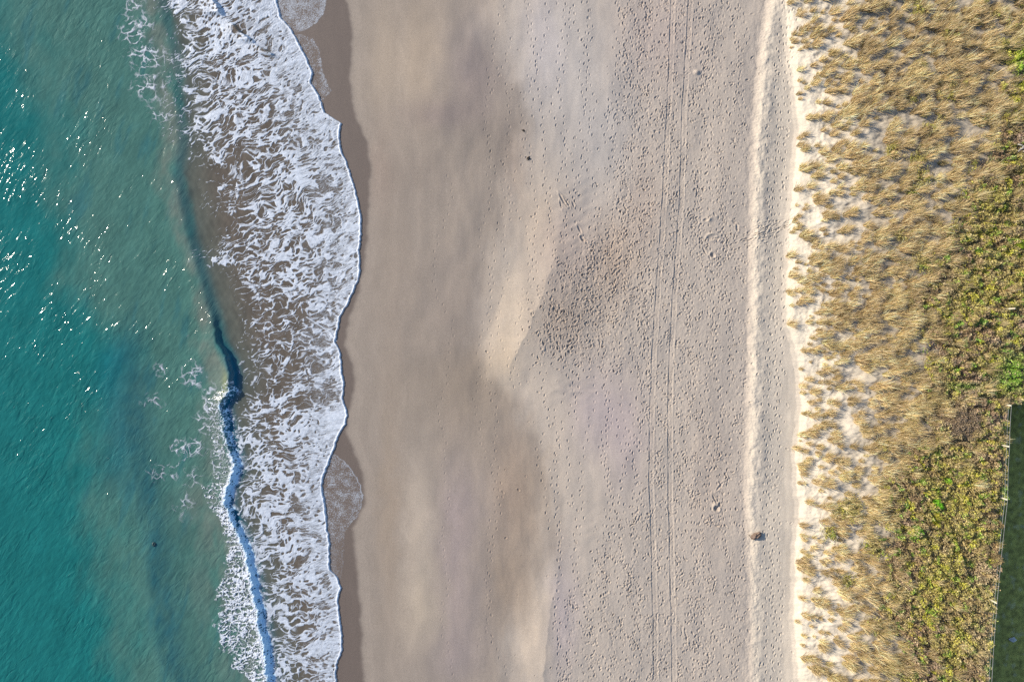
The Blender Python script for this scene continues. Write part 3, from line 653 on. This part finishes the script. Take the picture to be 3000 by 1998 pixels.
# low green patches inside the marram
pu = []; pv = []
for (a_, b_, ra_) in [(rng.uniform(2640, 2960), rng.uniform(-50, 1000), rng.uniform(7, 17)) for _ in range(46)]+[(2972,185,26),(2988,290,24),(2905,480,20),(2470,1500,24),(2430,1560,18),(2500,1480,20),(2480,1700,16),(2580,1312,10),(2610,440,16),(2780,270,24),(2700,520,22),(2640,690,18),(2790,100,14),(2560,1600,26),(2590,1420,16),(2700,760,26),(2560,1830,20),(2690,880,22)]:
    m = int(ra_*ra_*1.8); pu.append(rng.normal(a_, ra_*.6, m)); pv.append(rng.normal(b_, ra_*.6, m))
su = np.concatenate([su]+pu); sv = np.concatenate([sv]+pv)
sx, sy, _ = world(su, sv, macro(su, sv)+.2)
ok = lawn_mask(sx, sy) < .25; su, sv, sx, sy = su[ok], sv[ok], sx[ok], sy[ok]
hh = scrub_h(su, sv); n = len(su)
fr_ = rng.rand(n)**.45
sz = ground(sx, sy)+hh*(.15+.85*fr_)+rng.normal(0, .02, n)
q1 = fbm(su/55, sv/55, 550, 3); q2 = fbm(su/26, sv/26, 553, 3); q3 = fbm(su/90, sv/90, 556, 2)
brown = np.array([.30, .205, .115]); mauve = np.array([.33, .235, .165]); olive = np.array([.33, .28, .095]); yel = np.array([.47, .44, .055]); grn = np.array([.15, .31, .035]); tan = np.array([.50, .40, .22])
col = brown*np.ones((n, 1))
def lay(col, c2, m): return col*(1-m[:, None])+c2*m[:, None]
col = lay(col, mauve, ss(0, .3, q3)*.8)
col = lay(col, olive, ss(-.15, .25, q1)*.85)
col = lay(col, yel, ss(.10, .38, q2+.15*q1)*.85)
col = lay(col, grn, ss(.18, .45, fbm(su/24, sv/24, 560, 3)+.05)*.8)
for (a_, b_, ra_, rb_, cc, am) in [(2965,1085,45,55,grn*1.15,.75),(2900,1060,25,25,yel,.6),(2955,160,40,60,yel,.9),(2985,200,18,50,grn*1.3,.8),(2960,290,40,50,yel,.8),(2890,620,50,80,yel,.4),(2960,820,50,60,yel,.45),(2830,850,60,60,yel,.4),(2800,1480,90,200,yel,.35),(2810,1230,75,65,mauve,.9),(2820,1130,55,10,grn,.6),(2950,1110,40,40,np.array([.16,.30,.03]),.5),(2860,1780,60,60,olive,.4),(2800,1880,40,60,yel,.5),(2740,1720,40,60,yel,.5),(2970,640,30,50,olive,.5),(2770,1350,50,30,olive,.3),(2870,1900,30,100,tan,.5),(2880,1700,20,60,tan,.5)]:
    col = lay(col, cc, am*np.exp(-((su-a_)/ra_)**2-((sv-b_)/rb_)**2))
col = lay(col, tan, (rng.rand(n) < .10)*.7)
inm = su < scrubline(sv)-30
col = np.where(inm[:, None], col*.4+np.array([.26, .24, .05])*.6, col)
col *= rng.uniform(.65, 1.35, n)[:, None]
sb = leaves('heath_scrub', np.stack([sx, sy, sz], -1), rng.uniform(.04, .10, n), np.clip(col*1.36*(1+.35*fbm(su/30, sv/30, 571, 3))[:, None], .01, .8), M_SCRUB, kind='stuff')
sb['label'] = 'low brown and yellow green heath covering the back of the dune'
print('scrub leaves', n)
# --- lawn grass
lu = rng.uniform(2800, 3080, 30000); lv = rng.uniform(1150, 2110, 30000)
lx, ly, _ = world(lu, lv, LAWNZ+0*lu)
ok = lawn_mask(lx, ly) > .98; lx, ly, lu, lv = lx[ok], ly[ok], lu[ok], lv[ok]; n = len(lx)
lcol = np.array([.29, .29, .07])*rng.uniform(.6, 1.6, n)[:, None]
lg = blades('lawn_grass', lx, ly, ground(lx, ly)-.005, rng.uniform(.04, .10, n), rng.uniform(.01, .02, n), rng.uniform(0, 6.28, n), rng.uniform(.2, 1.1, n), lcol, M_SCRUB, kind='stuff')
lg['label'] = 'short green lawn grass in the shade behind the fence'
# ------------------------------------------------------------------ things
def tag(o, label=None, cat=None, group=None, kind=None):
    if label: o['label'] = label
    if cat: o['category'] = cat
    if group: o['group'] = group
    if kind: o['kind'] = kind
    return o
def empty(name, loc):
    o = bpy.data.objects.new(name, None); o.location = loc; COL.objects.link(o); return o
def place(u, v, dz=0):
    z = float(macro(np.array(float(u)), np.array(float(v))))
    for _ in range(3):
        x, y, _z = world(u, v, z); z = float(ground(np.array([x]), np.array([y]))[0])
    return x, y, z+dz
def bm_obj(name, bm, mat, parent=None, smooth=True):
    me = bpy.data.meshes.new(name); bm.normal_update(); bm.to_mesh(me); bm.free()
    for p in me.polygons: p.use_smooth = smooth
    me.materials.append(mat)
    o = bpy.data.objects.new(name, me); COL.objects.link(o)
    if parent: o.parent = parent
    return o
def lump(bm, c, r, seed, sub=3, rough=.35, freq=1.6):
    g = bmesh.ops.create_icosphere(bm, subdivisions=sub, radius=1)
    for vt in g['verts']:
        p = vt.co.copy()
        k = 1+rough*float(perlin(np.array(p.x*freq+seed), np.array(p.y*freq+p.z*1.7), seed))+rough*.5*float(perlin(np.array(p.x*freq*2.7+seed), np.array(p.y*freq*2.7-p.z*3.1), seed+3))
        vt.co = Vector((c[0]+p.x*r[0]*k, c[1]+p.y*r[1]*k, c[2]+p.z*r[2]*k))
def tube(bm, pts, rad, seg=8):
    rings = []
    for i, p in enumerate(pts):
        p = Vector(p); t = (Vector(pts[min(i+1, len(pts)-1)])-Vector(pts[max(i-1, 0)])).normalized()
        a = t.orthogonal().normalized(); b = t.cross(a)
        r = rad[i] if hasattr(rad, '__len__') else rad
        rings.append([bm.verts.new(p+(a*math.cos(k*2*math.pi/seg)+b*math.sin(k*2*math.pi/seg))*r) for k in range(seg)])
    for i in range(len(rings)-1):
        for k in range(seg):
            bm.faces.new([rings[i][k], rings[i][(k+1) % seg], rings[i+1][(k+1) % seg], rings[i+1][k]])
    bm.faces.new(rings[0][::-1]); bm.faces.new(rings[-1])
M_STUMP = mat_plain('brown_wood', (.10, .065, .045), (.27, .19, .14), 7., .85, .6)
M_POST = mat_plain('weathered_post', (.50, .43, .30), (.72, .66, .50), 6., .8, .4, (1, 1, .2))
M_WIRE = mat_plain('wire', (.22, .22, .22), (.36, .36, .35), 3., .5, 0.)
M_KELP = mat_plain('kelp', (.012, .008, .005), (.045, .028, .014), 9., .45, .5)
M_ROCK = mat_plain('dark_rock', (.010, .035, .038), (.02, .06, .06), 6., .6, .6)
M_STONE = mat_plain('pale_stone', (.34, .34, .31), (.60, .60, .55), 4., .9, .5)
M_BARK = mat_plain('bark', (.06, .04, .025), (.14, .10, .06), 12., .9, .5)
M_DRIFT = mat_plain('grey_driftwood', (.22, .20, .18), (.46, .43, .38), 9., .85, .5)
# driftwood lump on the ridge
x, y, z = place(2213, 1568)
r = empty('driftwood_stump', (x, y, z))
bm = bmesh.new(); lump(bm, (0, 0, .14), (.44, .25, .27), 3, 4, .45, 1.5)
for v_ in bm.verts:
    a = math.radians(-28); v_.co = Vector((v_.co.x*math.cos(-a)-v_.co.y*math.sin(-a), v_.co.x*math.sin(-a)+v_.co.y*math.cos(-a), v_.co.z))
bm_obj('trunk', bm, M_STUMP, r)
bm = bmesh.new(); tube(bm, [(-.25, -.18, .12), (-.45, -.12, .16), (-.60, .02, .10), (-.66, .10, 0)], [.09, .07, .05, .03], 8); bm_obj('root', bm, M_STUMP, r)
bm = bmesh.new(); tube(bm, [(.10, .16, .25), (.22, .30, .34), (.30, .44, .30)], [.08, .055, .03], 8); bm_obj('root', bm, M_STUMP, r)
tag(r, 'reddish brown driftwood stump half buried at the end of the pale sand ridge', 'driftwood')
# kelp clumps
def kelp(u, v, s, seed, label):
    x, y, z = place(u, v); r = empty('seaweed_clump', (x, y, z))
    bm = bmesh.new(); lump(bm, (0, 0, .04*s), (.20*s, .15*s, .09*s), seed, 3, .8, 2.3); bm_obj('mat', bm, M_KELP, r)
    rg = np.random.RandomState(seed)
    for k in range(7):
        a = rg.uniform(0, 6.28); l = rg.uniform(.2, .42)*s; c = rg.uniform(-.6, .6)
        pts = [(math.cos(a+c*t)*l*t+.08*s*math.cos(a), math.sin(a+c*t)*l*t*.8+.06*s*math.sin(a), .035+.02*math.sin(t*5+k)) for t in (0, .35, .7, 1.)]
        bm = bmesh.new(); tube(bm, pts, [.035*s, .04*s, .03*s, .01], 6); bm_obj('frond', bm, M_KELP, r)
    tag(r, label, 'seaweed', 'seaweed left on the open beach')
kelp(1548, 465, .68, 5, 'larger black seaweed clump with a pointed tail on the bare sand')
kelp(1533, 383, .45, 8, 'smaller black seaweed clump, the upper of the two on the bare sand')
# dark rock under the surface
x, y, z = world(455, 1592, 0)
bm = bmesh.new(); lump(bm, (0, 0, 0), (.17, .24, .16), 12, 3, .4)
o = bm_obj('rock', bm, M_ROCK); o.location = (x, y, float(sea_z(np.array([455.]), np.array([1592.]))[0][0])-.06)
tag(o, 'small dark rock just breaking the blue green water', 'rock')
# pale stone on the lawn
x, y, z = world(2967, 1872, LAWNZ)
bm = bmesh.new(); lump(bm, (0, 0, .03), (.30, .20, .10), 15, 3, .5); o = bm_obj('stone', bm, M_STONE); o.location = (x, y, LAWNZ)
tag(o, 'pale flat stone lying on the shaded lawn', 'stone')
# grey driftwood tangle at the right edge
x, y, z = place(2990, 442, .35)
r = empty('driftwood_pile', (x, y, z)); rg = np.random.RandomState(4)
for k in range(9):
    a = rg.uniform(-.4, .9); l = rg.uniform(.4, .8); ox, oy = rg.uniform(-.35, .35, 2)
    p = [(ox-math.cos(a)*l/2, oy-math.sin(a)*l/2, .03+k*.015), (ox, oy, .12+.02*k), (ox+math.cos(a)*l/2, oy+math.sin(a)*l/2, .05+k*.015)]
    bm = bmesh.new(); tube(bm, p, [.05, .06, .03], 7); bm_obj('branch', bm, M_DRIFT, r)
tag(r, 'grey weathered branches heaped in the dune grass at the right edge', 'driftwood')
# marker post
x, y, z = place(2941, 906)
bm = bmesh.new()
def post(bm, h, rad, lean=(0, 0)):
    tube(bm, [(0, 0, -.35), (lean[0]*.4, lean[1]*.4, h*.5), (lean[0], lean[1], h-.02), (lean[0], lean[1], h)], [rad, rad, rad*.97, rad*.8], 12)
r = empty('marker_post', (x, y, z))
post(bm, 1.25, .065, (.0, .0)); bm_obj('post_shaft', bm, M_POST, r)
bm = bmesh.new(); tube(bm, [(0, 0, 1.252), (0, 0, 1.30), (0, 0, 1.32)], [.075, .07, .03], 12); bm_obj('cap', bm, M_POST, r)
tag(r, 'lone pale wooden post standing in brown scrub at the right', 'post')
# fence
fr = None; base = []
for v in (1186, 1305, 1458, 1757, 2010):
    u = float(line(FENCE, v))-6
    zt = 3.85; k = PXM*(CAMH-zt)/CAMH
    x_, y_ = (u-1500)*k, (999-v)*k; base.append((x_-.06, y_, float(ground(np.array([x_-.1]), np.array([y_]))[0])))
fr = empty('wire_fence', base[0])
o0 = Vector(base[0])
for i, b_ in enumerate(base):
    bm = bmesh.new(); q = Vector(b_)-o0
    tube(bm, [q+Vector((0, 0, -.4)), q+Vector((.0, 0, .9)), q+Vector((0, 0, .95))], [.07, .07, .05], 10); bm_obj('post', bm, M_POST, fr)
for h in (.86, .55, .25):
    bm = bmesh.new(); pts = []
    for i in range(len(base)-1):
        a, b_ = Vector(base[i])-o0, Vector(base[i+1])-o0
        for t in np.linspace(0, 1, 9)[:-1]: pts.append(a.lerp(b_, t)+Vector((.075, 0, h-.05*math.sin(math.pi*t))))
    pts.append(Vector(base[-1])-o0+Vector((.075, 0, h)))
    tube(bm, pts, .013 if h > .3 else .007, 6); bm_obj('wire', bm, M_WIRE, fr)
tag(fr, 'post and wire fence along the sunken dark lawn', 'fence')
# timbers at the corner
def beam(u0, v0, u1, v1, zz, w, h, label):
    a = Vector(world(u0, v0, zz)); b_ = Vector(world(u1, v1, zz)); c_ = (a+b_)/2; d = b_-a; L_ = d.length; an = math.atan2(d.y, d.x)
    bm = bmesh.new(); bmesh.ops.create_cube(bm, size=1); bmesh.ops.scale(bm, vec=(L_, w, h), verts=bm.verts)
    bmesh.ops.bevel(bm, geom=bm.edges[:], offset=.015, segments=2, affect='EDGES')
    o = bm_obj('timber_beam', bm, M_POST, None, False); o.location = c_; o.rotation_euler = (0, 0, an)
    tag(o, label, 'timber', 'timbers at the lawn corner'); return o
beam(2946, 1168, 2973, 1175, 3.30, .20, .14, 'long pale timber lying behind the fence corner')
beam(2975, 1174, 3000, 1176, 3.22, .10, .10, 'thin pale timber edging the lawn beside the right frame')
beam(2943, 1177, 2957, 1183, 3.32, .22, .12, 'short pale timber butting on the top fence post')
# shrubs
def shrub(u, v, ru, h, c1, c2, seed, label, ar=1.):
    rg = np.random.RandomState(seed)
    x, y, z = place(u, v); r = empty('shrub', (x, y, z)); R = ru*PXM
    n = int(1500*max(R, .4)**2*1.6)+250
    d = rg.normal(0, 1, (n, 3)); d /= np.linalg.norm(d, axis=1)[:, None]; d[:, 2] = np.abs(d[:, 2])
    lob = 1+.30*perlin(d[:, 0]*1.9+seed, d[:, 1]*1.9+d[:, 2]*1.3, seed)+.18*perlin(d[:, 0]*4.5, d[:, 1]*4.5+seed, seed+1)
    rad = lob*(.45+.55*rg.rand(n)**.4)
    p = np.stack([d[:, 0]*R*rad*ar, d[:, 1]*R*rad, .08+d[:, 2]*h*rad], -1)
    m = rg.rand(n)[:, None]; col = (np.array(c1)*(1-m)+np.array(c2)*m)*rg.uniform(.7, 1.3, n)[:, None]
    leaves('crown', p, rg.uniform(.035, .075, n), col, M_SCRUB, parent=r)
    for k in range(5):
        a = k*1.26+rg.rand(); bm = bmesh.new()
        tube(bm, [(0, 0, -.1), (math.cos(a)*R*.25, math.sin(a)*R*.25, h*.4), (math.cos(a)*R*.5, math.sin(a)*R*.5, h*.75)], [.03, .02, .008], 6); bm_obj('stem', bm, M_BARK, r)
    tag(r, label, 'shrub', 'shrubs in the heath')
BG = (.14, .46, .02); BG2 = (.30, .62, .04); YG = (.38, .42, .03); OL = (.30, .22, .11)
shrub(2739, 1478, 18, .6, BG, BG2, 21, 'bright green round shrub beside the dark gap, upper of the two brightest', 1.)
shrub(2679, 1553, 18, .55, BG, BG2, 22, 'bright green flat topped shrub on the path edge, lower of the two brightest', 1.1)
shrub(2810, 1232, 54, .65, (.40, .29, .20), (.32, .24, .13), 31, 'wide low mauve brown heath bush left of the lawn corner')
shrub(2983, 714, 17, .6, YG, (.25, .38, .03), 23, 'yellow green shrub at the right edge above the lone post')
shrub(2740, 1520, 16, .45, YG, (.38, .33, .03), 24, 'golden green shrub just below the upper bright green one')
shrub(2910, 1632, 20, .9, OL, (.30, .22, .10), 25, 'tan brown rounded shrub leaning over the fence wires', .8)
shrub(2988, 170, 20, .8, YG, (.14, .28, .03), 26, 'tall green shrub near the top right corner')
shrub(2993, 262, 16, .7, YG, (.20, .20, .04), 27, 'yellowish shrub below a black shadow at the top right')
shrub(2922, 1535, 10, .6, OL, (.33, .25, .11), 28, 'small tan shrub at the foot of the fence above the rounded one')
shrub(2768, 1405, 9, .7, (.26, .30, .05), BG2, 29, 'narrow upright green shrub amid brown heath, left of its twin')
shrub(2862, 1470, 8, .7, (.20, .30, .05), BG2, 30, 'narrow upright green shrub amid brown heath, right of its twin')
# ------------------------------------------------------------------ light, sky, camera
AZ = math.radians(158); EL = math.radians(26)      # direction towards the sun, measured from +X
sd = Vector((math.cos(AZ)*math.cos(EL), math.sin(AZ)*math.cos(EL), math.sin(EL)))
L_ = bpy.data.lights.new('sun', 'SUN'); L_.energy = 4.7; L_.angle = math.radians(.6); L_.color = (1, .90, .76)
so = bpy.data.objects.new('sun', L_); COL.objects.link(so); so.rotation_euler = sd.to_track_quat('Z', 'Y').to_euler(); so.location = (-60, 30, 60)
w = bpy.data.worlds.new('World'); sc.world = w; w.use_nodes = True
ns = w.node_tree.nodes; bg = ns['Background']; sky = ns.new('ShaderNodeTexSky'); sky.sky_type = 'NISHITA'; sky.sun_disc = False
sky.sun_elevation = EL; sky.sun_rotation = math.radians(90)-AZ; sky.air_density = 1.; sky.dust_density = .6; sky.ozone_density = 3.
w.node_tree.links.new(sky.outputs[0], bg.inputs[0]); bg.inputs[1].default_value = .14
cam = bpy.data.cameras.new('camera'); cam.sensor_width = 36; cam.lens = 36*CAMH/94.; cam.clip_end = 2000; cam.clip_start = .5
co_ = bpy.data.objects.new('camera', cam); co_.location = (0, 0, CAMH); co_.rotation_euler = (0, 0, 0); COL.objects.link(co_); sc.camera = co_
sc.view_settings.view_transform = 'Standard'; sc.view_settings.look = 'None'; sc.view_settings.exposure = .40; sc.view_settings.gamma = 1
sc.cycles.use_denoising = False; sc.cycles.max_bounces = 5; sc.cycles.diffuse_bounces = 2; sc.cycles.glossy_bounces = 2; sc.cycles.transparent_max_bounces = 12; sc.cycles.transmission_bounces = 2
sc.cycles.sample_clamp_indirect = 4
sc.render.film_transparent = False
